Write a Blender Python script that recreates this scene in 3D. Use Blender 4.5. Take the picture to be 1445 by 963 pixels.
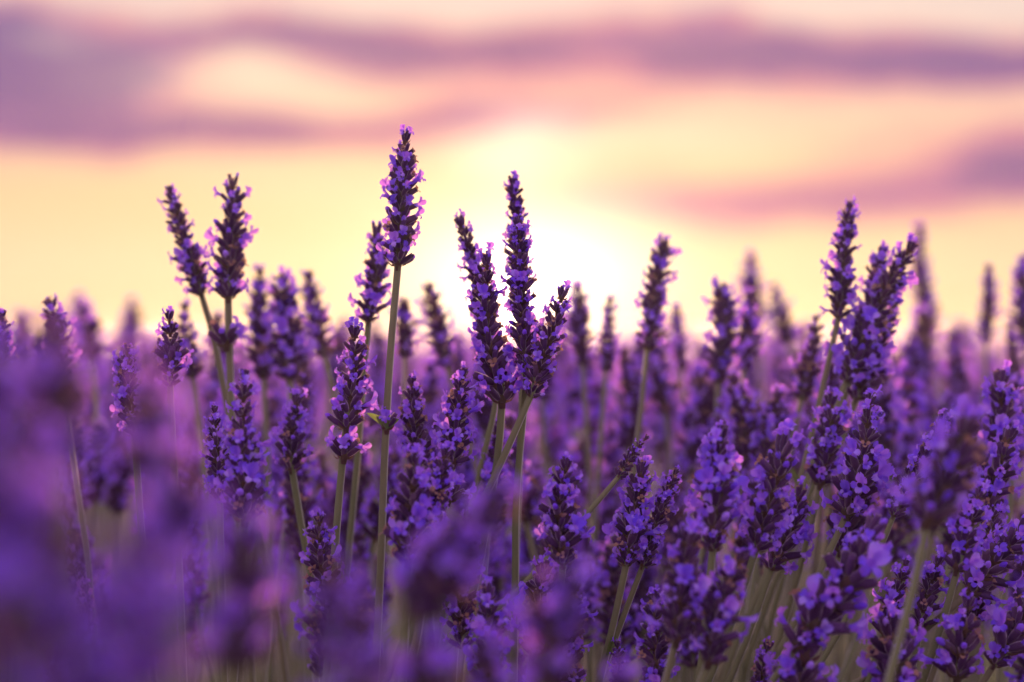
import bpy, math, random
import numpy as np
from mathutils import Vector, Matrix, Quaternion

# ------------------------------------------------------------------ clear
for o in list(bpy.data.objects):
    bpy.data.objects.remove(o)
sc = bpy.context.scene
COL = sc.collection
R = math.radians

# ------------------------------------------------------------------ camera
W, H = 1445.0, 963.0
LENS = 85.0
FPX = W * LENS / 36.0            # focal length in photo pixels
CZ = 0.62                        # camera height: just under the tallest spikes
FOCUS = 0.90
cam_d = bpy.data.cameras.new('camera')
cam_d.lens = LENS
cam_d.sensor_width = 36.0
cam_d.clip_start = 0.02
cam_d.clip_end = 3000.0
cam_d.dof.use_dof = True
cam_d.dof.focus_distance = FOCUS
cam_d.dof.aperture_fstop = 5.6
cam = bpy.data.objects.new('camera', cam_d)
cam.location = (0, 0, CZ)
cam.rotation_euler = (R(90), 0, 0)
COL.objects.link(cam)
sc.camera = cam


def lin(r, g, b):
    f = lambda c: (c / 255 / 12.92) if c / 255 <= 0.04045 else ((c / 255 + 0.055) / 1.055) ** 2.4
    return (f(r), f(g), f(b), 1.0)


def low_sky(r, g, b):
    return tuple(c * 0.76 for c in lin(r, g, b)[:3]) + (1.0,)


# ------------------------------------------------------------------ sky
SUN_PX = (728, 415)
SUN_AZ = math.atan((SUN_PX[0] - W / 2) / FPX)
SUN_EL = math.atan((H / 2 - SUN_PX[1]) / FPX)

world = bpy.data.worlds.new('World')
sc.world = world
world.use_nodes = True
nt = world.node_tree
nt.nodes.clear()


class G:
    """tiny node-graph helper"""
    def __init__(self, nt):
        self.nt = nt

    def put(self, sock, v):
        if hasattr(v, 'is_output'):
            self.nt.links.new(v, sock)
        else:
            sock.default_value = v

    def m(self, op, a, b=None, c=None, clamp=False):
        n = self.nt.nodes.new('ShaderNodeMath')
        n.operation = op
        n.use_clamp = clamp
        for i, v in enumerate((a, b, c)):
            if v is not None:
                self.put(n.inputs[i], v)
        return n.outputs[0]

    def ramp(self, f, stops, interp='EASE'):
        n = self.nt.nodes.new('ShaderNodeValToRGB')
        n.color_ramp.interpolation = interp
        e = n.color_ramp.elements
        while len(e) < len(stops):
            e.new(0.5)
        for el, (p, c) in zip(e, stops):
            el.position = p
            el.color = c
        self.put(n.inputs[0], f)
        return n.outputs[0]

    def mix(self, f, a, b, mode='MIX'):
        n = self.nt.nodes.new('ShaderNodeMix')
        n.data_type = 'RGBA'
        n.blend_type = mode
        self.put(n.inputs[0], f)
        self.put(n.inputs[6], a)
        self.put(n.inputs[7], b)
        return n.outputs[2]

    def noise(self, vec, scale, detail=2.0, rough=0.5):
        n = self.nt.nodes.new('ShaderNodeTexNoise')
        if vec is not None:
            self.nt.links.new(vec, n.inputs['Vector'])
        n.inputs['Scale'].default_value = scale
        n.inputs['Detail'].default_value = detail
        n.inputs['Roughness'].default_value = rough
        return n.outputs['Fac']

    def xyz(self, x, y, z):
        n = self.nt.nodes.new('ShaderNodeCombineXYZ')
        for i, v in enumerate((x, y, z)):
            self.put(n.inputs[i], v)
        return n.outputs[0]


g = G(nt)
tc = nt.nodes.new('ShaderNodeTexCoord')
sp = nt.nodes.new('ShaderNodeSeparateXYZ')
nt.links.new(tc.outputs['Generated'], sp.inputs[0])
az = g.m('ARCTAN2', sp.outputs[0], sp.outputs[1])
el = g.m('ARCSINE', g.m('MAXIMUM', g.m('MINIMUM', sp.outputs[2], 1.0), -1.0))
# gentle warping so that cloud edges are ragged
wv = g.xyz(g.m('MULTIPLY', az, 9.0), g.m('MULTIPLY', el, 30.0), 0.0)
wob = g.m('SUBTRACT', g.noise(wv, 1.6, 4.0, 0.6), 0.5)
wob2 = g.m('SUBTRACT', g.noise(g.xyz(g.m('MULTIPLY', az, 9.0), g.m('MULTIPLY', el, 30.0), 7.3), 1.6, 4.0, 0.6), 0.5)
azw = g.m('ADD', az, g.m('MULTIPLY', wob, 0.09))
elw = g.m('ADD', el, g.m('MULTIPLY', wob2, 0.026))


def blob(px, py, sx, sy, wgt, u=azw, v=elw):
    u0 = (px - W / 2) / FPX
    v0 = (H / 2 - py) / FPX
    a = g.m('MULTIPLY', g.m('SUBTRACT', u, u0), FPX / sx)
    b = g.m('MULTIPLY', g.m('SUBTRACT', v, v0), FPX / sy)
    r2 = g.m('ADD', g.m('MULTIPLY', a, a), g.m('MULTIPLY', b, b))
    return g.m('MULTIPLY', g.m('EXPONENT', g.m('MULTIPLY', r2, -1.0)), wgt)


def total(lst):
    s = lst[0]
    for x in lst[1:]:
        s = g.m('ADD', s, x)
    return s


# sky without clouds, by elevation (position = elevation / 90 deg, square-rooted to open up the horizon)
eln = g.m('SQRT', g.m('MAXIMUM', g.m('DIVIDE', el, math.pi / 2), 0.0))


def ep(py):
    return math.sqrt(max((H / 2 - py) / FPX, 0) / (math.pi / 2))


veil = g.ramp(eln, [
    (0.0, low_sky(236, 170, 140)), (ep(440), low_sky(245, 212, 168)), (ep(370), low_sky(245, 219, 180)),
    (ep(270), low_sky(242, 208, 168)), (ep(140), low_sky(238, 203, 188)), (ep(10), low_sky(226, 208, 208)),
    (0.42, lin(226, 206, 236)), (0.62, lin(218, 200, 255)), (1.0, lin(204, 188, 255))], 'LINEAR')
# away from the sun the low sky turns from cream to pink and mauve
cosd = g.m('COSINE', g.m('SUBTRACT', az, SUN_AZ))
away = g.m('SMOOTH_MIN', g.m('MULTIPLY', g.m('SUBTRACT', 0.93, cosd), 0.9), 0.85, 0.2)
away = g.m('MAXIMUM', away, 0.0)
veil = g.mix(away, veil, lin(222, 194, 253))
# clouds
nz = g.noise(g.xyz(g.m('MULTIPLY', az, 3.2), g.m('MULTIPLY', el, 15.0), 3.1), 1.5, 3.0, 0.5)
nzc = g.m('MULTIPLY', g.m('SUBTRACT', nz, 0.55), 2.2)
dark = total([
    blob(60, 108, 165, 48, 2.1), blob(60, 190, 240, 26, 0.55), blob(400, 48, 160, 24, 0.85), blob(650, 78, 250, 30, 0.85),
    blob(720, 165, 200, 32, 0.70), blob(400, 188, 190, 24, 0.55), blob(1310, 98, 300, 30, 0.9), blob(1010, 66, 170, 24, 0.5),
    blob(1430, 232, 190, 45, 0.72), blob(1120, 285, 280, 34, 0.62), blob(40, 30, 110, 24, 0.5), blob(280, 185, 120, 24, 0.3),
    blob(870, 40, 120, 26, 0.35)])
lightc = total([blob(330, 118, 150, 38, 0.8), blob(930, 195, 180, 34, 0.8), blob(1250, 20, 300, 22, 0.5), blob(560, 10, 200, 14, 0.5),
                blob(90, 62, 70, 16, 0.5), blob(500, 265, 260, 32, 0.5)])
# outside the photographed patch of sky the same bands carry on as noise
inframe = g.m('MULTIPLY', blob(722, 150, 1250, 480, 1.0, az, el), 1.0)
free = g.m('MULTIPLY', g.m('MAXIMUM', nzc, 0.0), g.m('SUBTRACT', 1.0, g.m('MINIMUM', inframe, 0.9)))
fine = g.noise(g.xyz(g.m('MULTIPLY', az, 14.0), g.m('MULTIPLY', el, 62.0), 1.7), 1.0, 5.0, 0.62)
dark = g.m('MULTIPLY', dark, g.m('ADD', 0.0, g.m('MULTIPLY', fine, 2.0)))
dmask = g.m('MINIMUM', g.m('MAXIMUM', g.m('ADD', g.m('SUBTRACT', g.m('MULTIPLY', dark, 1.5), g.m('MULTIPLY', lightc, 0.35)), g.m('MULTIPLY', free, 0.9)), 0.0), 1.15)
cloud_col = g.ramp(dmask, [(0.0, low_sky(228, 182, 172)), (0.4, low_sky(206, 138, 166)), (0.75, low_sky(146, 96, 166)), (1.0, low_sky(92, 74, 156))], 'LINEAR')
cm = g.m('MULTIPLY', g.m('MINIMUM', g.m('MULTIPLY', dmask, 2.2), 1.0), 0.95)
sky = g.mix(cm, veil, cloud_col)
sky = g.mix(g.m('MINIMUM', g.m('MULTIPLY', lightc, 0.55), 0.6), sky, low_sky(252, 236, 212))
# the glow of the sun behind thin cloud
sx_, sy_ = SUN_PX
glow1 = g.m('ADD', blob(sx_ + 22, sy_ - 20, 155, 92, 0.85, az, el), blob(sx_, sy_ - 195, 75, 55, 0.28))
glow0 = blob(sx_, sy_, 40, 40, 2.2, az, el)
glow2 = blob(sx_, sy_ - 40, 430, 150, 0.20, az, el)
low = blob(sx_ + 60, 455, 620, 60, 0.10, az, el)


def scaled(col, f):
    n = nt.nodes.new('ShaderNodeVectorMath')
    n.operation = 'SCALE'
    n.inputs[0].default_value = col
    nt.links.new(f, n.inputs['Scale'])
    return n.outputs[0]


for col, f in (((1.0, 0.92, 0.80), glow1), ((1.0, 0.86, 0.6), glow0), ((1.0, 0.72, 0.32), glow2), ((1.0, 0.62, 0.25), low)):
    sky = g.mix(1.0, sky, scaled(col, f), 'ADD')
nish = nt.nodes.new('ShaderNodeTexSky')
nish.sky_type = 'NISHITA'
nish.sun_disc = False
nish.sun_elevation = R(3.0)
nish.sun_rotation = SUN_AZ
nish.air_density = 1.5
nish.dust_density = 2.0
bg1 = nt.nodes.new('ShaderNodeBackground')
bg1.inputs['Strength'].default_value = 1.17
nt.links.new(sky, bg1.inputs['Color'])
bg2 = nt.nodes.new('ShaderNodeBackground')
bg2.inputs['Strength'].default_value = 0.05
nt.links.new(nish.outputs[0], bg2.inputs['Color'])
ad = nt.nodes.new('ShaderNodeMixShader')          # thin high cloud veils most of the clear sky
ad.inputs[0].default_value = 0.8
nt.links.new(bg2.outputs[0], ad.inputs[1])
nt.links.new(bg1.outputs[0], ad.inputs[2])
wo = nt.nodes.new('ShaderNodeOutputWorld')
nt.links.new(ad.outputs[0], wo.inputs['Surface'])

# ------------------------------------------------------------------ sun
sd = bpy.data.lights.new('sun', 'SUN')
sd.energy = 5.0
sd.angle = R(0.6)
sd.color = (1.0, 0.62, 0.36)
sun = bpy.data.objects.new('sun', sd)
S_EL = R(3.0)
to_sun = Vector((math.sin(SUN_AZ) * math.cos(S_EL), math.cos(SUN_AZ) * math.cos(S_EL), math.sin(S_EL)))
sun.rotation_euler = to_sun.to_track_quat('Z', 'Y').to_euler()
sun.location = to_sun * 20
COL.objects.link(sun)

# ------------------------------------------------------------------ exposure
sc.view_settings.view_transform = 'Standard'
sc.view_settings.look = 'None'
sc.view_settings.exposure = 0.42
sc.view_settings.gamma = 1.0
sc.cycles.use_denoising = True
sc.cycles.max_bounces = 8
sc.cycles.transmission_bounces = 6


# ------------------------------------------------------------------ materials
def new_mat(name):
    m = bpy.data.materials.new(name)
    m.use_nodes = True
    m.node_tree.nodes.clear()
    return m, G(m.node_tree)


def plant_mat(name, cols, trans_col, trans, rough=0.6, sheen=0.3, sheen_tint=(0.8, 0.7, 1, 1), nscale=600.0, grad=None):
    """matt translucent plant tissue; colour wanders per piece and with fine noise"""
    m, g = new_mat(name)
    nt = m.node_tree
    geo = nt.nodes.new('ShaderNodeNewGeometry')
    oi = nt.nodes.new('ShaderNodeObjectInfo')
    tcn = nt.nodes.new('ShaderNodeTexCoord')
    rnd = g.m('FRACT', g.m('ADD', geo.outputs['Random Per Island'], oi.outputs['Random']))
    ns = g.noise(tcn.outputs['Object'], nscale, 3.0, 0.6)
    f = g.m('ADD', g.m('MULTIPLY', rnd, 0.65), g.m('MULTIPLY', ns, 0.35))
    n = len(cols)
    c = g.ramp(f, [(0.12 + 0.76 * i / (n - 1), (*cols[i], 1)) for i in range(n)], 'LINEAR')
    p = nt.nodes.new('ShaderNodeBsdfPrincipled')
    nt.links.new(c, p.inputs['Base Color'])
    p.inputs['Roughness'].default_value = rough
    p.inputs['Specular IOR Level'].default_value = 0.3
    p.inputs['Sheen Weight'].default_value = sheen
    p.inputs['Sheen Roughness'].default_value = 0.35
    p.inputs['Sheen Tint'].default_value = sheen_tint
    bp = nt.nodes.new('ShaderNodeBump')
    bp.inputs['Strength'].default_value = 0.35
    bp.inputs['Distance'].default_value = 0.0003
    nt.links.new(g.noise(tcn.outputs['Object'], nscale * 2.5, 2.0), bp.inputs['Height'])
    nt.links.new(bp.outputs[0], p.inputs['Normal'])
    out = nt.nodes.new('ShaderNodeOutputMaterial')
    if trans > 0:
        t = nt.nodes.new('ShaderNodeBsdfTranslucent')
        t.inputs['Color'].default_value = (*trans_col, 1)
        mx = nt.nodes.new('ShaderNodeMixShader')
        mx.inputs[0].default_value = trans
        nt.links.new(p.outputs[0], mx.inputs[1])
        nt.links.new(t.outputs[0], mx.inputs[2])
        nt.links.new(mx.outputs[0], out.inputs[0])
    else:
        nt.links.new(p.outputs[0], out.inputs[0])
    return m


M_FLO = plant_mat('petal', [(0.085, 0.034, 0.70), (0.16, 0.072, 0.90), (0.33, 0.18, 0.95), (0.64, 0.46, 0.97)], (0.80, 0.27, 0.86), 0.46, 0.5, 0.22, (0.85, 0.7, 1, 1))
M_CAL = plant_mat('calyx', [(0.038, 0.014, 0.060), (0.075, 0.024, 0.090), (0.12, 0.042, 0.15), (0.14, 0.07, 0.10)], (0.42, 0.10, 0.24), 0.22, 0.7, 0.9, (1.0, 0.72, 0.85, 1))
M_BRA = plant_mat('bract', [(0.10, 0.050, 0.055), (0.16, 0.085, 0.055), (0.10, 0.085, 0.05)], (0.4, 0.16, 0.10), 0.25, 0.8, 0.3, (1, 0.8, 0.7, 1))
M_DRY = plant_mat('withered_petal', [(0.30, 0.14, 0.09), (0.42, 0.22, 0.14), (0.30, 0.15, 0.17)], (0.6, 0.3, 0.2), 0.35, 0.8, 0.2, (1, 0.8, 0.7, 1))
M_STEM = plant_mat('stem', [(0.19, 0.21, 0.075), (0.25, 0.26, 0.10), (0.23, 0.19, 0.10)], (0.4, 0.33, 0.10), 0.10, 0.55, 0.9, (0.9, 0.85, 0.7, 1), 160.0)
M_LEAF = plant_mat('leaf', [(0.085, 0.115, 0.045), (0.12, 0.15, 0.06), (0.15, 0.16, 0.075)], (0.35, 0.42, 0.08), 0.35, 0.6, 0.4, (0.9, 0.95, 0.8, 1), 160.0)
MATS = [M_FLO, M_CAL, M_BRA, M_DRY, M_STEM, M_LEAF]
FLO, CAL, BRA, DRY, STEM, LEAF = range(6)


# ------------------------------------------------------------------ small meshes
class MB:
    """collects vertices, faces and a material index per face"""
    def __init__(self):
        self.v, self.f, self.mi = [], [], []

    def add(self, vs, fs, mi, M=None):
        b = len(self.v)
        self.v += [tuple(M @ Vector(p)) for p in vs] if M is not None else [tuple(p) for p in vs]
        self.f += [tuple(i + b for i in q) for q in fs]
        self.mi += [mi] * len(fs)

    def mesh(self, name, mats=None):
        me = bpy.data.meshes.new(name)
        me.from_pydata(self.v, [], self.f)
        used = sorted(set(self.mi))
        for u in used:
            me.materials.append(MATS[u])
        remap = {u: i for i, u in enumerate(used)}
        me.polygons.foreach_set('material_index', [remap[i] for i in self.mi])
        me.polygons.foreach_set('use_smooth', [True] * len(me.polygons))
        me.update()
        return me


def rings(pts, n, cap0=False, cap1=False, rib=0.0, phase=0.0):
    """lathe: list of (z, r[, cx, cy])"""
    vs, fs = [], []
    for k, p in enumerate(pts):
        z, r = p[0], p[1]
        cx, cy = (p[2], p[3]) if len(p) > 2 else (0, 0)
        for i in range(n):
            a = 2 * math.pi * i / n + phase
            rr = r * (1 + (rib if i % 2 else -rib))
            vs.append((cx + rr * math.cos(a), cy + rr * math.sin(a), z))
    for k in range(len(pts) - 1):
        for i in range(n):
            j = (i + 1) % n
            fs.append((k * n + i, k * n + j, (k + 1) * n + j, (k + 1) * n + i))
    if cap0:
        fs.append(tuple(range(n - 1, -1, -1)))
    if cap1:
        b = (len(pts) - 1) * n
        fs.append(tuple(b + i for i in range(n)))
    return vs, fs


MM = 0.001


def calyx_geo(rng):
    L = 5.6 * rng.uniform(0.88, 1.1) * MM
    w = rng.uniform(0.9, 1.1) * MM
    bx = rng.uniform(-.4, .4) * MM
    P = [(0, .38 * w), (.18 * L, .85 * w), (.5 * L, 1.12 * w, bx * .5, 0), (.82 * L, 1.0 * w, bx, 0), (L, .92 * w, bx * 1.2, 0), (.9 * L, .55 * w, bx, 0)]
    vs, fs = rings(P, 8, False, True, 0.07)
    # calyx teeth
    for i in range(0, 8, 2):
        k = 4 * 8 + i
        x, y, z = vs[k]
        vs[k] = (x * 1.12, y * 1.12, z + .55 * MM * rng.uniform(.5, 1.3))
    return vs, fs, L


def lobe(ang, L, Wd, r0, z0, bend0, bend1, rng, nu=4, nv=4):
    """one petal lobe of a lavender corolla, bending outward from the tube's rim"""
    vs, fs = [], []
    c, s = math.cos(ang), math.sin(ang)
    r, z = r0, z0
    cup = rng.uniform(0.15, 0.5)
    ph = rng.uniform(0, 6)
    for i in range(nu + 1):
        t = i / nu
        b = bend0 + (bend1 - bend0) * t
        if i:
            r += L / nu * math.sin(b)
            z += L / nu * math.cos(b)
        hw = 0.5 * Wd * (0.50 + 0.62 * math.sin(math.pi * min(1, t * 0.86 + 0.06)) - 0.42 * max(0, t - .72) / .28)
        for j in range(nv + 1):
            q = (j / nv - .5) * 2
            tx = q * hw
            lift = cup * abs(q) ** 2 * hw * 0.8 + 0.10 * MM * math.sin(ph + 5 * q + 4 * t) * t * 2
            notch = -0.22 * L * t ** 6 * (1 - abs(q)) ** 2
            rr = r + (lift * -math.cos(b)) + notch * math.sin(b)
            zz = z + lift * math.sin(b) + notch * math.cos(b)
            vs.append((c * rr - s * tx, s * rr + c * tx, zz))
    n = nv + 1
    for i in range(nu):
        for j in range(nv):
            a = i * n + j
            fs.append((a, a + 1, a + n + 1, a + n))
    return vs, fs


def floret_geo(mb, M, rng, mi=FLO, coarse=False):
    nu = 2 if coarse else 4
    tl = rng.uniform(1.8, 3.4) * MM
    vs, fs = rings([(-1.2 * MM, .60 * MM), (.4 * tl, .75 * MM), (tl, 1.12 * MM)], 5 if coarse else 8)
    mb.add(vs, fs, mi, M)
    up = rng.uniform(.85, 1.2)
    for a in (62, 118):
        vs, fs = lobe(R(a + rng.uniform(-8, 8)), 3.2 * MM * up, 2.45 * MM * up, 1.0 * MM, tl, R(rng.uniform(-5, 20)), R(rng.uniform(25, 105)), rng, nu, nu)
        mb.add(vs, fs, mi, M)
    for a in (205, 270, 335):
        vs, fs = lobe(R(a + rng.uniform(-10, 10)), 2.1 * MM * rng.uniform(.75, 1.25), 1.75 * MM, 1.0 * MM, tl, R(rng.uniform(15, 60)), R(rng.uniform(80, 175)), rng, nu, nu)
        mb.add(vs, fs, mi, M)


def withered_geo(mb, M, rng):
    for k in range(3):
        vs, fs = lobe(R(120 * k + rng.uniform(-30, 30)), 1.9 * MM, 1.5 * MM, .5 * MM, .2 * MM, R(rng.uniform(-10, 20)), R(rng.uniform(20, 170)), rng, 3, 2)
        mb.add(vs, fs, DRY, M)


def bud_geo(mb, M, rng, mi=FLO):
    r = rng.uniform(.8, 1.1)
    vs, fs = rings([(-.8 * MM, .6 * MM * r), (.2 * MM, .95 * MM * r), (1.1 * MM, .9 * MM * r), (1.8 * MM, .5 * MM * r), (2.05 * MM, .1 * MM)], 7, False, True)
    mb.add(vs, fs, mi, M)


def bract_geo(mb, M, rng):
    L = rng.uniform(3.2, 4.6) * MM
    w = rng.uniform(1.6, 2.4) * MM
    vs = [(-.5 * MM, 0, 0), (.5 * MM, 0, 0), (-w / 2, .5 * MM, .35 * L), (0, 1.0 * MM, .4 * L), (w / 2, .5 * MM, .35 * L), (-w * .28, .7 * MM, .7 * L), (w * .28, .7 * MM, .7 * L), (0, .5 * MM, L)]
    fs = [(0, 1, 3), (0, 3, 2), (1, 4, 3), (2, 3, 5), (3, 4, 6), (3, 6, 5), (5, 6, 7)]
    mb.add(vs, fs, BRA, M)


rg = random.Random(11)
CALYX, CALYX_L = [], []
for i in range(6):
    vs, fs, L = calyx_geo(rg)
    mb = MB()
    mb.add(vs, fs, CAL)
    CALYX.append(mb.mesh('calyx'))
    CALYX_L.append(L)
FLORET = []
for i in range(9):
    mb = MB()
    floret_geo(mb, Matrix(), rg)
    FLORET.append(mb.mesh('floret'))
BUD = []
for i in range(3):
    mb = MB()
    bud_geo(mb, Matrix(), rg)
    BUD.append(mb.mesh('bud'))
DRIED = []
for i in range(4):
    mb = MB()
    withered_geo(mb, Matrix(), rg)
    DRIED.append(mb.mesh('withered_floret'))


def core_geo(mb, rng, spacing=5.2 * MM):
    """the whorl's own body: a length of axis with papery bracts"""
    vs, fs = rings([(-spacing * .62, .95 * MM), (0, 1.35 * MM), (spacing * .55, .9 * MM)], 7, True, True)
    mb.add(vs, fs, BRA)
    for k in range(5):
        a = 2 * math.pi * (k + rng.uniform(-.2, .2)) / 5
        M = Matrix.Rotation(a, 4, 'Z') @ Matrix.Translation((0, 1.0 * MM, -1.6 * MM)) @ Matrix.Rotation(R(-rng.uniform(30, 60)), 4, 'X')
        bract_geo(mb, M, rng)


CORE = []
for i in range(4):
    mb = MB()
    core_geo(mb, rg)
    CORE.append(mb.mesh('whorl'))


def whorl_plan(rng, bloom, top=0.0):
    """list of (kind, variant, matrix) in the whorl's frame (z = spike axis)"""
    out = []
    n = rng.randint(8, 10) if top < .5 else rng.randint(5, 7)
    a0 = rng.uniform(0, 6.28)
    for k in range(n):
        a = a0 + 2 * math.pi * (k + rng.uniform(-.28, .28)) / n
        tier = k % 2
        th = (rng.uniform(44, 66) if tier == 0 else rng.uniform(24, 42)) * (1 - .62 * top)
        z0 = (-0.6 if tier == 0 else 1.0) * MM
        s = rng.uniform(.85, 1.12) * (1 if tier == 0 else .95)
        v = rng.randrange(6)
        M = Matrix.Rotation(a, 4, 'Z') @ Matrix.Translation((0, .9 * MM, z0)) @ Matrix.Rotation(-R(th), 4, 'X') @ Matrix.Rotation(rng.uniform(-.5, .5) + math.pi, 4, 'Z') @ Matrix.Scale(s, 4)
        out.append(('calyx', v, M))
        q = rng.random()
        Mm = M @ Matrix.Translation((0, 0, CALYX_L[v] * .93))
        if q < bloom:
            out.append(('floret', rng.randrange(9), Mm @ Matrix.Rotation(R(rng.uniform(-8, 38)), 4, 'X') @ Matrix.Rotation(rng.uniform(-.5, .5), 4, 'Z') @ Matrix.Scale(rng.uniform(.60, 1.0), 4)))
        elif q < bloom + .18:
            out.append(('bud', rng.randrange(3), Mm))
        elif q < bloom + .36:
            out.append(('withered_floret', rng.randrange(4), Mm @ Matrix.Rotation(rng.uniform(0, 6), 4, 'Z')))
    return out


KIND = {'calyx': CALYX, 'floret': FLORET, 'bud': BUD, 'withered_floret': DRIED}


def joined_whorl(rng, bloom, top):
    mb = MB()
    core_geo(mb, rng)
    for kind, v, M in whorl_plan(rng, bloom, top):
        me = KIND[kind][v]
        mi = {'calyx': CAL, 'floret': FLO, 'bud': FLO, 'withered_floret': DRY}[kind]
        mb.add([p.co for p in me.vertices], [tuple(p.vertices) for p in me.polygons], mi, M)
    return mb.mesh('whorl')


JW = [joined_whorl(rg, b, 0.0) for b in (.55, .45, .36, .48, .25, .32, .5)]
JT = [joined_whorl(rg, b, 0.75) for b in (.6, .3, .75)]


# ------------------------------------------------------------------ objects
def link(name, data, parent=None, M=None):
    o = bpy.data.objects.new(name, data)
    COL.objects.link(o)
    if parent is not None:
        o.parent = parent
    if M is not None:
        o.matrix_local = M
    return o


def tag(o, label, cat, group=None, kind=None):
    o['label'] = label
    o['category'] = cat
    if group:
        o['group'] = group
    if kind:
        o['kind'] = kind


def P(px, py, d):
    """a photo pixel at distance d in front of the lens -> world point"""
    return Vector(((px - W / 2) / FPX * d, d, CZ + (H / 2 - py) / FPX * d))


def catmull(pts, per=5):
    out = []
    q = [pts[0] + (pts[0] - pts[1])] + list(pts) + [pts[-1] + (pts[-1] - pts[-2])]
    for i in range(1, len(q) - 2):
        for k in range(per):
            t = k / per
            a, b, c, d = q[i - 1], q[i], q[i + 1], q[i + 2]
            out.append(.5 * ((2 * b) + (c - a) * t + (2 * a - 5 * b + 4 * c - d) * t * t + (3 * b - a - 3 * c + d) * t ** 3))
    out.append(pts[-1])
    return out


def tube_geo(mb, path, r0, r1, mi, n=8, square=0.14):
    vs, fs = [], []
    for i, p in enumerate(path):
        t = (path[min(i + 1, len(path) - 1)] - path[max(i - 1, 0)]).normalized()
        x = t.cross(Vector((0, 1, 0.2))).normalized()
        y = t.cross(x)
        r = r0 + (r1 - r0) * i / (len(path) - 1)
        for k in range(n):
            a = 2 * math.pi * k / n + .4
            rr = r * (1 + (square if k % 2 else -square))
            vs.append(p + (x * math.cos(a) + y * math.sin(a)) * rr)
    for i in range(len(path) - 1):
        for k in range(n):
            j = (k + 1) % n
            fs.append((i * n + k, i * n + j, (i + 1) * n + j, (i + 1) * n + k))
    fs.append(tuple(range(n)))
    mb.add(vs, fs, mi)


def leaf_geo(mb, p, d, L, w, rng, n=6):
    d = d.normalized()
    s = d.cross(Vector((rng.uniform(-1, 1), rng.uniform(-1, 1), .3))).normalized()
    u = s.cross(d)
    vs, fs = [], []
    for i in range(n + 1):
        t = i / n
        c = p + d * (L * t) + Vector((0, 0, -1)) * (L * .25 * t * t)
        hw = w * .5 * math.sin(math.pi * min(1, .12 + .88 * t)) ** .7
        vs += [c - s * hw + u * hw * .5, c, c + s * hw + u * hw * .5]
    for i in range(n):
        for j in range(2):
            a = i * 3 + j
            fs.append((a, a + 1, a + 4, a + 3))
    mb.add(vs, fs, LEAF)


def stalk(rng, base, tip, width, way, label, group, full, bloom=.55, gap=0, leaves=None, root=None, nodes=()):
    """one flowering lavender stalk: stem, whorls (> calyces, florets, buds), sometimes leaves"""
    ax = (tip - base)
    L = ax.length
    ax.normalize()
    sc_ = width / (13.6 * MM)
    if root is None:
        q = way[-1] if way else base
        prev = (way[-2] if len(way) > 1 else base) if way else base + ax * .05
        dr = (q - prev).normalized()
        k = min(.14, q.z * .3)
        hx = max(-.16, min(.16, dr.x / max(.3, -dr.z) * .16))
        hy = max(-.16, min(.16, dr.y / max(.3, -dr.z) * .16))
        root = Vector((q.x + hx * 1.4, q.y + hy * 1.4, -.004))
    rt = link('lavender_stalk', None)
    rt.empty_display_size = .02
    rt.location = root
    tag(rt, label, 'lavender', group)
    # stem
    pts = [base + ax * (L * .15), base] + list(way)
    q, prev = pts[-1], pts[-2]
    dr = (q - prev).normalized()
    pts += [q + dr * (q.z * .22), Vector((root.x * .8 + q.x * .2, root.y * .8 + q.y * .2, q.z * .35)), root]
    pts = [p - root for p in pts]
    mb = MB()
    tube_geo(mb, catmull(pts, 5 if full else 3), 1.05 * MM * min(1.25, max(.85, sc_)), 1.5 * MM, STEM, 8 if full else 6)
    link('stem', mb.mesh('stem'), rt)
    # whorls
    n = max(2, int(round(L / (4.5 * MM * sc_))))
    side = ax.cross(Vector((rng.uniform(-1, 1), rng.uniform(-1, 1), rng.uniform(-.2, .2)))).normalized()
    bow = rng.uniform(-.07, .07) * L
    taper = rng.uniform(.22, .55)
    swell = rng.uniform(.92, 1.1)
    spots = [(i / max(1, n - 1) * .90, i) for i in range(n)]
    if gap:
        spots.append((-gap / L, -1))
    for t, i in spots:
        c = base + ax * (L * t) + side * (bow * math.sin(math.pi * max(0, t)))
        tt = max(0, t)
        prof = (.84 + .22 * min(1, tt / .18)) if tt < .18 else swell - taper * ((tt - .18) / .72) ** 1.3
        prof *= rng.uniform(.82, 1.12)
        if i == -1:
            prof = .95
        top = 1.0 if i == n - 1 else max(0, (tt - .55) * .9)
        tilt = Quaternion(side, rng.uniform(-.12, .12)) @ ax.to_track_quat('Z', 'Y')
        M = Matrix.Translation(c - root) @ tilt.to_matrix().to_4x4() @ Matrix.Rotation(rng.uniform(0, 6.28), 4, 'Z') @ Matrix.Scale(sc_ * prof, 4)
        b = bloom * .98 * rng.uniform(.5, 1.4)
        if full:
            w = link('whorl', CORE[rng.randrange(4)], rt, M)
            for kind, v, Mk in whorl_plan(rng, b, top):
                link(kind, KIND[kind][v], w, Mk)
        else:
            link('whorl', rng.choice(JT) if top > .6 else rng.choice(JW), rt, M)
    for (c, ns, nb) in nodes:
        w = link('whorl', CORE[rng.randrange(4)], rt, Matrix.Translation(c - root) @ ax.to_track_quat('Z', 'Y').to_matrix().to_4x4() @ Matrix.Scale(ns, 4))
        for kind, v, Mk in whorl_plan(rng, nb, .45)[::2]:
            link(kind, KIND[kind][v], w, Mk)
    for (lp, ld, ll, lw) in (leaves or []):
        mb = MB()
        leaf_geo(mb, lp - root, ld, ll, lw, rng)
        link('leaf', mb.mesh('leaf'), rt)
    return rt


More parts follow.
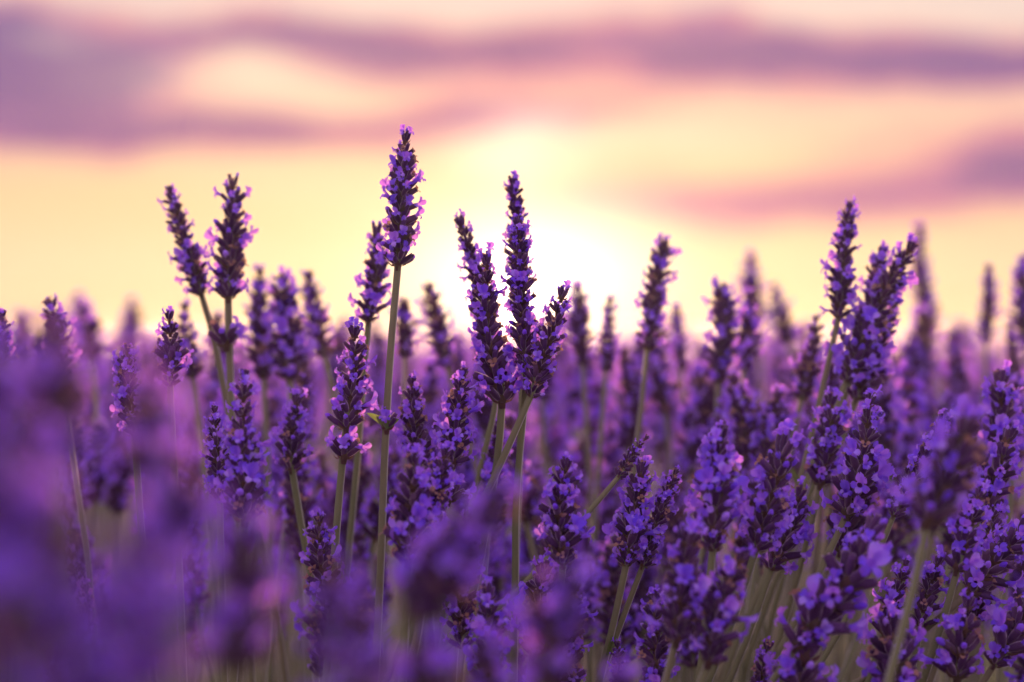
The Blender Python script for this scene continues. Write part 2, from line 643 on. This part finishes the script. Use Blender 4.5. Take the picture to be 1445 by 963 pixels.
# ------------------------------------------------------------------ ground
def soil_mat():
    m, g = new_mat('soil')
    nt = m.node_tree
    tcn = nt.nodes.new('ShaderNodeTexCoord')
    f = g.m('ADD', g.m('MULTIPLY', g.noise(tcn.outputs['Object'], 9.0, 6.0, .65), .7), g.m('MULTIPLY', g.noise(tcn.outputs['Object'], .6, 3.0), .3))
    c = g.ramp(f, [(.3, (.055, .036, .026, 1)), (.5, (.11, .078, .055, 1)), (.7, (.16, .12, .09, 1))])
    p = nt.nodes.new('ShaderNodeBsdfPrincipled')
    nt.links.new(c, p.inputs['Base Color'])
    p.inputs['Roughness'].default_value = .95
    b = nt.nodes.new('ShaderNodeBump')
    b.inputs['Distance'].default_value = .02
    nt.links.new(g.noise(tcn.outputs['Object'], 40.0, 5.0, .7), b.inputs['Height'])
    nt.links.new(b.outputs[0], p.inputs['Normal'])
    o = nt.nodes.new('ShaderNodeOutputMaterial')
    nt.links.new(p.outputs[0], o.inputs[0])
    return m


gm = bpy.data.meshes.new('ground')
S = 900.0
gm.from_pydata([(-S, -S, 0), (S, -S, 0), (S, S, 0), (-S, S, 0)], [], [(0, 1, 2, 3)])
gm.materials.append(soil_mat())
go = link('ground', gm)
go['kind'] = 'structure'

# ------------------------------------------------------------------ the stalks one can single out
# (tip px, base px, width px, distance, depth lean of the tip in m, stem way points px, bloom, gap mm, label)
HERO = [
    ((572, 180), (562, 370), 60, .900, .000, [(551, 500), (543, 640), (538, 780), (533, 890)], .55, 0, 'tallest purple lavender spike on a long bare stem standing clear above the field'),
    ((529, 318), (520, 452), 46, .965, .000, [(514, 520), (505, 640)], .62, 0, 'smaller lavender spike tucked close behind the tallest spike'),
    ((237, 256), (283, 412), 46, .985, .000, [(302, 480), (326, 600)], .50, 0, 'slender lavender spike leaning away from the upright spike beside it'),
    ((329, 246), (322, 416), 62, .970, .000, [(324, 500), (328, 612), (334, 700)], .58, 17, 'thick upright lavender spike with a loose whorl of flowers further down its stem'),
    ((722, 243), (732, 425), 40, .955, .000, [(736, 560), (733, 660)], .35, 0, 'narrow lavender spike rising highest in the cluster against the sun'),
    ((645, 302), (692, 470), 40, .950, .000, [(700, 560), (672, 690)], .35, 0, 'thin budding lavender spike bending outward from the cluster against the sun'),
    ((688, 352), (708, 562), 72, .905, .000, [(703, 640), (688, 735)], .50, 0, 'broad lavender spike in the cluster with the sun glinting past its side'),
    ((731, 298), (742, 515), 54, .905, .006, [(741, 560), (729, 700), (727, 850)], .60, 0, 'long lavender spike in the cluster topped by a pale open flower'),
    ((797, 404), (750, 556), 58, .900, .000, [(722, 620), (690, 690)], .55, 0, 'lavender spike leaning outward at the edge of the cluster against the sun'),
    ((939, 333), (914, 490), 40, 1.03, .000, [(905, 580)], .35, 0, 'slim dark lavender spike leaning alone between the sun cluster and the far crowd'),
    ((1200, 279), (1184, 445), 48, .975, .000, [(1160, 550), (1128, 680), (1085, 800)], .50, 0, 'tall pointed lavender spike with budding tip over the group of leaning spikes'),
    ((1246, 346), (1216, 480), 46, .990, .000, [(1190, 570)], .55, 0, 'lavender spike wedged between a tall pointed spike and a leaning one'),
    ((1294, 334), (1196, 535), 62, .975, .000, [(1160, 620), (1120, 730)], .60, 0, 'long lavender spike leaning over sideways behind the tall pointed spike'),
    ((499, 460), (489, 600), 60, .895, .000, [(483, 655), (474, 760), (468, 860)], .60, 9, 'lavender spike in full flower with a gap above its lowest whorl'),
    ((657, 518), (640, 650), 56, .895, .000, [(622, 740), (600, 830)], .60, 12, 'lavender spike with two curled flowers at its tip beside the sun cluster stems'),
    ((583, 532), (592, 650), 52, .930, .000, [(596, 720)], .45, 0, 'lavender spike with rosy edges just behind the tallest stem'),
    ((582, 640), (576, 790), 74, .850, .000, [(572, 880)], .65, 0, 'stout lavender spike with brown withered flowers beside the tallest stem'),
    ((632, 628), (606, 800), 66, .860, .004, [(590, 890)], .65, 0, 'lavender spike pressed against the stout spike with withered flowers'),
    ((346, 514), (345, 728), 72, .860, .000, [(342, 790), (336, 880)], .62, 0, 'long fat lavender spike with one pale flower perched on its tip'),
    ((302, 568), (310, 700), 48, .895, .000, [(312, 790)], .50, 0, 'short lavender spike nestled against the long fat spike'),
    ((238, 440), (240, 542), 48, .925, .000, [(244, 640)], .50, 0, 'ragged lavender tip below the leaning slender spike'),
    ((180, 486), (190, 610), 50, .905, .000, [(196, 700)], .55, 0, 'lavender spike with pink curled flowers beside the ragged tip'),
    ((802, 646), (795, 792), 62, .870, .000, [(786, 880)], .55, 0, 'lavender spike with grey budding head and brown whorls below the sun cluster'),
    ((915, 615), (874, 672), 34, .900, .000, [(820, 735), (735, 830)], .15, 0, 'small grey lavender bud on a stem slanting across the field'),
    ((908, 655), (884, 795), 60, .900, .000, [(868, 870), (846, 963)], .55, 0, 'blooming lavender spike, squatter one of a close pair on bare green stems'),
    ((958, 655), (908, 796), 46, .905, .000, [(880, 870), (850, 950)], .45, 0, 'lavender spike with two pale flowers at its tip, leaning in a close pair'),
    ((1020, 600), (1006, 772), 74, .850, .000, [(996, 880)], .65, 0, 'full lavender spike beside the close pair'),
    ((1108, 628), (1068, 772), 70, .865, .000, [(1040, 860)], .65, 0, 'plump lavender spike leaning next to a full spike'),
    ((975, 752), (955, 900), 78, .815, .000, [(940, 963)], .65, 0, 'lavender spike low in front of the close pair'),
    ((1052, 775), (1002, 930), 78, .815, .000, [(980, 990)], .62, 0, 'lavender spike low in front of the plump leaning spike'),
    ((1228, 552), (1196, 722), 78, .920, .000, [(1165, 790), (1110, 900)], .65, 0, 'bushy lavender spike under the leaning group'),
    ((1334, 584), (1262, 726), 44, .900, .000, [(1235, 790), (1180, 900)], .55, 0, 'slim curved lavender spike with pale flowers along one side'),
    ((1362, 600), (1312, 728), 96, .760, .000, [(1290, 830)], .60, 0, 'fat lavender spike standing in front of the slim curved spike'),
    ((1412, 528), (1400, 662), 72, .960, .000, [(1370, 780)], .55, 0, 'lavender spike behind the fat spike at the field edge'),
    ((1236, 735), (1128, 908), 96, .835, .000, [(1080, 975)], .65, 0, 'large lavender spike slanting over dark green stems'),
    ((1281, 786), (1248, 892), 54, .895, .000, [(1225, 963)], .50, 0, 'lavender spike with a single flower on top and brown calyces below'),
    ((1326, 786), (1300, 880), 56, .895, .000, [(1285, 960)], .50, 0, 'lavender spike with three pale flowers clustered at its tip'),
    ((1450, 745), (1374, 832), 72, .895, .000, [(1310, 885), (1215, 960)], .60, 0, 'lavender spike lying far over on a slanting stem'),
    ((1386, 690), (1352, 800), 80, .870, .000, [(1330, 880)], .62, 0, 'dense lavender spike above the far leaning spike'),
    ((1368, 845), (1352, 950), 84, .860, .000, [(1345, 990)], .62, 0, 'dense lavender spike below the far leaning spike'),
    ((1470, 830), (1405, 935), 70, .880, .000, [(1370, 990)], .60, 0, 'leaning lavender spike lowest at the field edge'),
    ((872, 905), (876, 975), 36, .900, .000, [(878, 1010)], .12, 0, 'short lavender bud just opening between green stems'),
    ((1140, 915), (1120, 1010), 100, .835, .000, [(1115, 1040)], .65, 0, 'round headed lavender spike below the large slanting one'),
    ((1255, 885), (1265, 1000), 90, .850, .000, [(1268, 1030)], .62, 0, 'lavender spike crowded under the ones with pale tip flowers'),
    ((1266, 418), (1210, 560), 58, .985, .000, [(1180, 640)], .60, 0, 'lavender spike hugging the underside of the sideways leaning spike'),
    ((1172, 560), (1158, 680), 60, .950, .000, [(1140, 760)], .55, 0, 'lavender spike beside the bushy spike on its stem side'),
    ((1222, 650), (1188, 775), 70, .930, .000, [(1150, 870)], .60, 0, 'lavender spike directly below the bushy spike'),
    ((1425, 610), (1395, 720), 66, .930, .000, [(1365, 820)], .60, 0, 'lavender spike between the fat spike and the dense ones'),
    ((1130, 690), (1090, 800), 62, .930, .000, [(1055, 900)], .55, 0, 'lavender spike leaning over the dark green stems'),
    ((420, 560), (412, 660), 54, .950, .000, [(425, 740)], .45, 0, 'loose lavender spike between the long fat spike and the gapped one'),
    ((700, 600), (690, 700), 50, .960, .000, [(685, 780)], .55, 0, 'lavender spike behind the crossing stems of the sun cluster'),
    ((768, 800), (752, 920), 62, .895, .000, [(745, 990)], .60, 0, 'lavender spike with a ring of brown withered flowers at its crown'),
    ((688, 830), (690, 960), 72, .850, .000, [(690, 1000)], .55, 0, 'dark lavender spike low beneath the sun cluster stems'),
]
for i, (tp, bp_, wpx, d, lean, way, bloom, gap, label) in enumerate(HERO):
    rng = random.Random(100 + i)
    tip, base = P(*tp, d + lean), P(*bp_, d)
    wp = [P(x, y, d + .004 * (k + 1)) for k, (x, y) in enumerate(way)]
    lv, nd = None, ()
    if i == 0:                                   # little side whorl between two green leaves half way down the stem
        nd = [(P(546, 602, .9065), .95, .5)]
        lv = [(P(546, 606, .905), Vector((-.45, -.2, 1)), .0085, .0030), (P(545, 604, .909), Vector((-.9, .2, 1)), .0115, .0026), (P(547, 604, .906), Vector((.8, -.3, .9)), .007, .0026)]
    elif i == 10:
        lv = [(P(1126, 690, .983), Vector((-.25, -.2, 1)), .012, .0024), (P(1127, 688, .985), Vector((.7, .1, 1)), .011, .0022)]
    elif i in (24, 25):
        lv = [(P(856 + 6 * (i - 24), 925, .904), Vector((.2, -.2, 1)), .011, .0022)]
    stalk(rng, base, tip, wpx / FPX * d, wp, label, None, .83 <= d <= 1.0, bloom, gap * MM if not gap else gap / 1000 + .002, lv, None, nd)

# ------------------------------------------------------------------ soft shapes behind: stalks told apart against the sky
BACK = [
    ((367, 372), (372, 530), 50, 1.09, 'lavender top just beside the thick upright spike, half hidden by its neighbour'),
    ((398, 388), (408, 532), 58, 1.06, 'wide lavender top between the thick upright spike and the tallest stem'),
    ((432, 384), (456, 500), 42, 1.10, 'lavender top leaning back between the wide top and the tallest stem'),
    ((262, 425), (272, 530), 46, 1.08, 'lavender top rising behind the stems of the leaning pair'),
    ((604, 403), (630, 515), 44, 1.10, 'leaning lavender top between the tallest stem and the sun cluster'),
    ((570, 428), (571, 502), 36, 1.08, 'short lavender top right behind the tallest stem'),
    ((816, 403), (822, 512), 40, 1.12, 'lavender top beside the outward leaning spike of the sun cluster'),
    ((861, 418), (855, 522), 34, 1.10, 'pointed lavender top between the sun cluster and the slim dark spike'),
    ((956, 432), (962, 520), 30, 1.22, 'small faint lavender top beyond the slim dark leaning spike'),
    ((1016, 402), (1014, 535), 50, 1.07, 'sturdy upright lavender top beyond the slim dark leaning spike'),
    ((1060, 355), (1068, 455), 36, 1.38, 'distant lavender top standing tallest behind the sturdy upright top'),
    ((1092, 398), (1112, 480), 44, 1.30, 'distant lavender top drooping beside the tallest distant one'),
    ((1152, 440), (1132, 560), 46, 1.05, 'lavender top leaning under the tall pointed spike'),
    ((1300, 312), (1316, 470), 34, 1.36, 'distant lavender top rising behind the sideways leaning spike'),
    ((1394, 372), (1392, 480), 28, 1.24, 'thin distant lavender top alone against the pale evening sky'),
    ((1442, 360), (1446, 480), 44, 1.22, 'broad distant lavender top next to the thin lone one'),
    ((1056, 410), (1050, 520), 42, 1.10, 'lavender top close beside the sturdy upright top'),
    ((70, 425), (84, 535), 50, .985, 'lavender top poking over the loose near clump'),
    ((2, 436), (6, 560), 46, .94, 'lavender top at the end of the loose near clump'),
    ((110, 415), (118, 500), 36, 1.55, None), ((185, 425), (188, 500), 40, 1.6, None), ((120, 440), (125, 500), 60, 1.3, None),
    ((760, 455), (765, 560), 40, 1.15, None), ((905, 470), (900, 580), 44, 1.2, None), ((1345, 470), (1348, 570), 44, 1.3, None),
    ((28, 440), (34, 520), 42, 1.5, None), ((480, 452), (470, 540), 40, 1.3, None), ((430, 530), (420, 620), 52, 1.02, None), ((1180, 500), (1176, 600), 50, 1.1, None),
]
rng = random.Random(41)
for k in range(26):
    d = rng.uniform(1.12, 1.75)
    x = -20 + 1480 * (k + rng.uniform(.1, .9)) / 26
    y = rng.uniform(440, 496)
    BACK.append(((x, y), (x + rng.uniform(-16, 16), y + .047 / d * FPX), .016 / d * FPX, d, None))
for i, (tp, bp_, wpx, d, lab) in enumerate(BACK):
    rng = random.Random(300 + i)
    stalk(rng, P(*bp_, d), P(*tp, d), wpx / FPX * d, [], lab or 'lavender stalk in the thick stand whose top just reaches the sunset sky',
          None if lab else 'lavender tops just reaching the sky', False, .5)

# ------------------------------------------------------------------ near stalks between the lens and the tall spikes
FRONT = [
    ((205, 500), (215, 660), 100, .64), ((75, 478), (85, 640), 110, .60), ((30, 560), (20, 740), 120, .53), ((140, 620), (170, 800), 115, .57),
    ((715, 690), (585, 860), 112, .64), ((800, 830), (775, 960), 112, .64), ((510, 880), (500, 1010), 130, .56), ((350, 760), (330, 930), 120, .57),
    ((60, 720), (60, 920), 145, .45), ((200, 790), (190, 960), 145, .48), ((265, 750), (250, 900), 120, .54), ((410, 800), (380, 960), 122, .58),
    ((-20, 640), (-30, 830), 145, .45), ((130, 900), (120, 1060), 155, .44), ((300, 900), (300, 1060), 140, .51), ((480, 790), (465, 930), 100, .60),
    ((610, 900), (590, 1020), 112, .62), ((-10, 860), (10, 1030), 155, .43), ((235, 650), (240, 790), 100, .60), ((400, 930), (400, 1080), 130, .54),
    ((120, 560), (110, 720), 110, .59), ((0, 490), (10, 620), 96, .64), ((690, 930), (690, 1050), 102, .67), ((880, 970), (870, 1060), 102, .67),
]
FLAB = {0: 'big near lavender spike rising highest of the loose near clump', 1: 'near lavender spike standing in front of the top that pokes over the clump',
        4: 'near lavender spike slanting across in front of the foot of the sun cluster', 5: 'near lavender spike below the one with grey budding head',
        6: 'near lavender spike at the foot of the tallest stem', 15: 'near lavender spike in front of the stem with the gap above its lowest whorl',
        7: 'near lavender spike at the foot of the long fat spike', 18: 'near lavender spike beside the short spike nestled against the long fat one'}
for i, (tp, bp_, wpx, d) in enumerate(FRONT):
    if i in (3, 10, 11, 14, 19, 20):          # thinned so that dark gaps open between the near spikes
        continue
    rng = random.Random(500 + i)
    k = .82 if tp[0] < 330 else .93
    d, wpx = d * k, wpx / k ** .5
    stalk(rng, P(*bp_, d), P(*tp, d), wpx / FPX * d, [], FLAB.get(i, 'lavender stalk in the loose near clump in front of the tall spikes'),
          None if i in FLAB else 'lavender stalks in the near clump before the tall spikes', False, .68)

# ------------------------------------------------------------------ the crowd of stalks filling the field around and behind
rng = random.Random(77)
crowd = []
placed = []
tries = 0
for count, d0, d1, y0, y1, gapm in ((13, .86, 1.0, 700, 960, .014), (92, 1.02, 1.26, 505, 790, .014), (62, 1.26, 1.9, 472, 600, .02)):
    k = tries = 0
    while k < count and tries < 9000:
        tries += 1
        d, px, py = rng.uniform(d0, d1), rng.uniform(-40, 1485), rng.uniform(y0, y1)
        if d < 1.0 and px < 700 and rng.random() < .7:
            continue
        x = (px - W / 2) / FPX * d
        if any((x - a) ** 2 + (d - b) ** 2 < gapm ** 2 for a, b in placed):
            continue
        placed.append((x, d))
        crowd.append((px, py, d))
        k += 1
for i, (px, py, d) in enumerate(crowd):
    rng = random.Random(900 + i)
    tip = P(px, py, d)
    L = rng.uniform(.036, .054)
    drift = .10 * (px - 722) / 722 + rng.gauss(0, .12)
    ax = Vector((drift, rng.gauss(0, .12), 1)).normalized()
    if d < 1.0:
        lab, grp = 'short lavender stalk crowded low among the stems of the tall spikes', 'short lavender stalks low among the tall stems'
    else:
        lab, grp = 'lavender stalk in the thick purple stand filling the field behind the tall spikes', 'lavender stalks thick behind the tall spikes'
    stalk(rng, tip - ax * L, tip, rng.uniform(.0145, .019), [], lab, grp, False, rng.uniform(.45, .75))

# ------------------------------------------------------------------ the rest of the field: too many to count
def template(seed, fine):
    """a light spike with stem; tip at the origin, hanging down"""
    rng = random.Random(seed)
    V, F, MI = [], [], []

    def add(vs, fs, mi):
        b = len(V)
        V.extend(vs)
        F.extend([tuple(i + b for i in f) for f in fs])
        MI.extend([mi] * len(fs))
    L = rng.uniform(.040, .056)
    nw = 9 if fine else 6
    for i in range(nw):
        t = i / (nw - 1)
        z = -L * (1 - t)
        R0 = (.0078 - .0040 * t) * rng.uniform(.9, 1.15)
        a0 = rng.uniform(0, 6)
        k = 6 if fine else 4
        for j in range(k):
            a = a0 + 6.283 * j / k + rng.uniform(-.3, .3)
            c, s = math.cos(a), math.sin(a)
            up = rng.uniform(.6, 1.3) * R0
            r1 = R0 * rng.uniform(.62, .8)
            w = .0016
            e = (c * r1, s * r1, z + up * .7)
            add([(0, 0, z - .001), (e[0] - s * w, e[1] + c * w, e[2] - .001), (e[0] + s * w, e[1] - c * w, e[2] - .001), (e[0] * 1.1, e[1] * 1.1, e[2] + .0012)],
                [(0, 1, 3), (0, 3, 2), (0, 2, 1)], 1)
            if rng.random() < .62:
                q = .0030 * rng.uniform(.8, 1.25)
                o = Vector((c * R0 * 1.05, s * R0 * 1.05, z + up))
                for h in range(2 if fine else 1):
                    n = Vector((rng.gauss(0, 1), rng.gauss(0, 1), rng.gauss(0, 1))).normalized()
                    x = n.orthogonal().normalized()
                    y = n.cross(x)
                    add([tuple(o + x * q), tuple(o + y * q), tuple(o - x * q), tuple(o - y * q)], [(0, 1, 2, 3)], 0)
    lx, ly = rng.uniform(-.10, .10), rng.uniform(-.10, .10)
    path = [Vector((0, 0, -L * .3)), Vector((lx * .08, ly * .08, -L * 1.6)), Vector((lx * .4, ly * .4, -.28)), Vector((lx, ly, -.60))]
    vs, fs = [], []
    for p in path:
        for q in range(3):
            vs.append((p.x + .0012 * math.cos(q * 2.094), p.y + .0012 * math.sin(q * 2.094), p.z))
    for i in range(3):
        for q in range(3):
            fs.append((i * 3 + q, i * 3 + (q + 1) % 3, i * 3 + 3 + (q + 1) % 3, i * 3 + 3 + q))
    add(vs, fs, 2)
    # triangulate
    T, TM = [], []
    for f, m in zip(F, MI):
        T.append(f[:3])
        TM.append(m)
        if len(f) == 4:
            T.append((f[0], f[2], f[3]))
            TM.append(m)
    return np.array(V, float), np.array(T, int), np.array(TM, int)


def scatter_object(name, label, spots, templates, seed):
    r = np.random.default_rng(seed)
    VV, TT, MM_ = [], [], []
    base = 0
    for (x, y, z) in spots:
        V, T, TM = templates[r.integers(len(templates))]
        a = r.uniform(0, 2 * np.pi)
        tx, ty = r.normal(0, .13), r.normal(0, .13)
        s = r.uniform(.88, 1.2)
        v = V.copy()
        up = v[:, 2] > -.09
        v[up] *= s
        x2 = v[:, 0] * np.cos(a) - v[:, 1] * np.sin(a) + tx * v[:, 2]
        y2 = v[:, 0] * np.sin(a) + v[:, 1] * np.cos(a) + ty * v[:, 2]
        z2 = np.where(v[:, 2] < -.5, -z - .003, v[:, 2])
        VV.append(np.stack([x2 + x, y2 + y, z2 + z], 1))
        TT.append(T + base)
        MM_.append(TM)
        base += len(V)
    V = np.concatenate(VV).astype(np.float32)
    T = np.concatenate(TT).astype(np.int32)
    mi = np.concatenate(MM_).astype(np.int32)
    me = bpy.data.meshes.new(name)
    me.vertices.add(len(V))
    me.vertices.foreach_set('co', V.ravel())
    me.loops.add(len(T) * 3)
    me.loops.foreach_set('vertex_index', T.ravel())
    me.polygons.add(len(T))
    me.polygons.foreach_set('loop_start', np.arange(0, len(T) * 3, 3, dtype=np.int32))
    for m in (M_FLO, M_CAL, M_STEM):
        me.materials.append(m)
    me.polygons.foreach_set('material_index', mi)
    me.update(calc_edges=True)
    o = link(name, me)
    tag(o, label, 'lavender', None, 'stuff')
    return o


FINE = [template(s, True) for s in range(10)]
ROUGH = [template(50 + s, False) for s in range(8)]
r = np.random.default_rng(5)
near_sp, far_sp = [], []
while len(near_sp) < 2400:
    x, y = r.uniform(-1.9, 1.9), r.uniform(-.9, 3.6)
    inside = abs(x) < .225 * y + .03
    if y < 1.0 and y > -.35 and abs(x) < .30 + .1 * max(y, 0):
        continue                                # the small clearing the photographer stands in, and the hand-set stalks
    if y < .5 and y > -.5 and abs(x) < .62:
        continue
    if inside and y < 1.06:
        continue
    z = r.uniform(.50, .605) if y < 1.4 else r.uniform(.52, .625)
    near_sp.append((x, y, z))
while len(far_sp) < 9000:
    y = 3.4 + 36 * r.random() ** 1.7
    x = r.uniform(-1, 1) * (.8 + .30 * y)
    far_sp.append((x, y, r.uniform(.52, .635) + (.05 * r.random() if r.random() < .12 else 0)))
scatter_object('lavender_stand', 'mass of violet lavender stalks filling the field around the tall spikes', near_sp, FINE, 1)
scatter_object('lavender_field', 'far lavender field running back to the horizon under the sunset', far_sp, ROUGH, 2)

# ------------------------------------------------------------------ low grey-green leaves at the foot of the stalks
rngl = random.Random(9)
mb = MB()
for k in range(5200):
    y = rngl.uniform(.35, 3.0)
    x = rngl.uniform(-1, 1) * (.22 + .24 * y)
    z0 = rngl.uniform(0, .30)
    a = rngl.uniform(0, 6.28)
    leaf_geo(mb, Vector((x, y, z0)), Vector((math.cos(a) * .5, math.sin(a) * .5, 1)), rngl.uniform(.05, .11), .0045, rngl, 3)
lf = link('lavender_foliage', mb.mesh('lavender_foliage'))
tag(lf, 'narrow grey green lavender leaves low among the stems', 'foliage', None, 'stuff')

# ------------------------------------------------------------------ warm evening air low over the field
hm, g = new_mat('evening_haze')
pv = hm.node_tree.nodes.new('ShaderNodeVolumePrincipled')
pv.inputs['Color'].default_value = (1.0, 0.93, 0.90, 1)
pv.inputs['Density'].default_value = 0.003
pv.inputs['Anisotropy'].default_value = 0.7
ho = hm.node_tree.nodes.new('ShaderNodeOutputMaterial')
hm.node_tree.links.new(pv.outputs[0], ho.inputs['Volume'])
X, Z0, Z1 = S + 5, -1.0, 0.80
me = bpy.data.meshes.new('haze')
me.from_pydata([(-X, -X, Z0), (X, -X, Z0), (X, X, Z0), (-X, X, Z0), (-X, -X, Z1), (X, -X, Z1), (X, X, Z1), (-X, X, Z1)], [],
               [(3, 2, 1, 0), (4, 5, 6, 7), (0, 1, 5, 4), (1, 2, 6, 5), (2, 3, 7, 6), (3, 0, 4, 7)])
me.materials.append(hm)
hz = link('haze', me)
tag(hz, 'thin warm evening haze lying over the lavender field', 'haze', None, 'stuff')
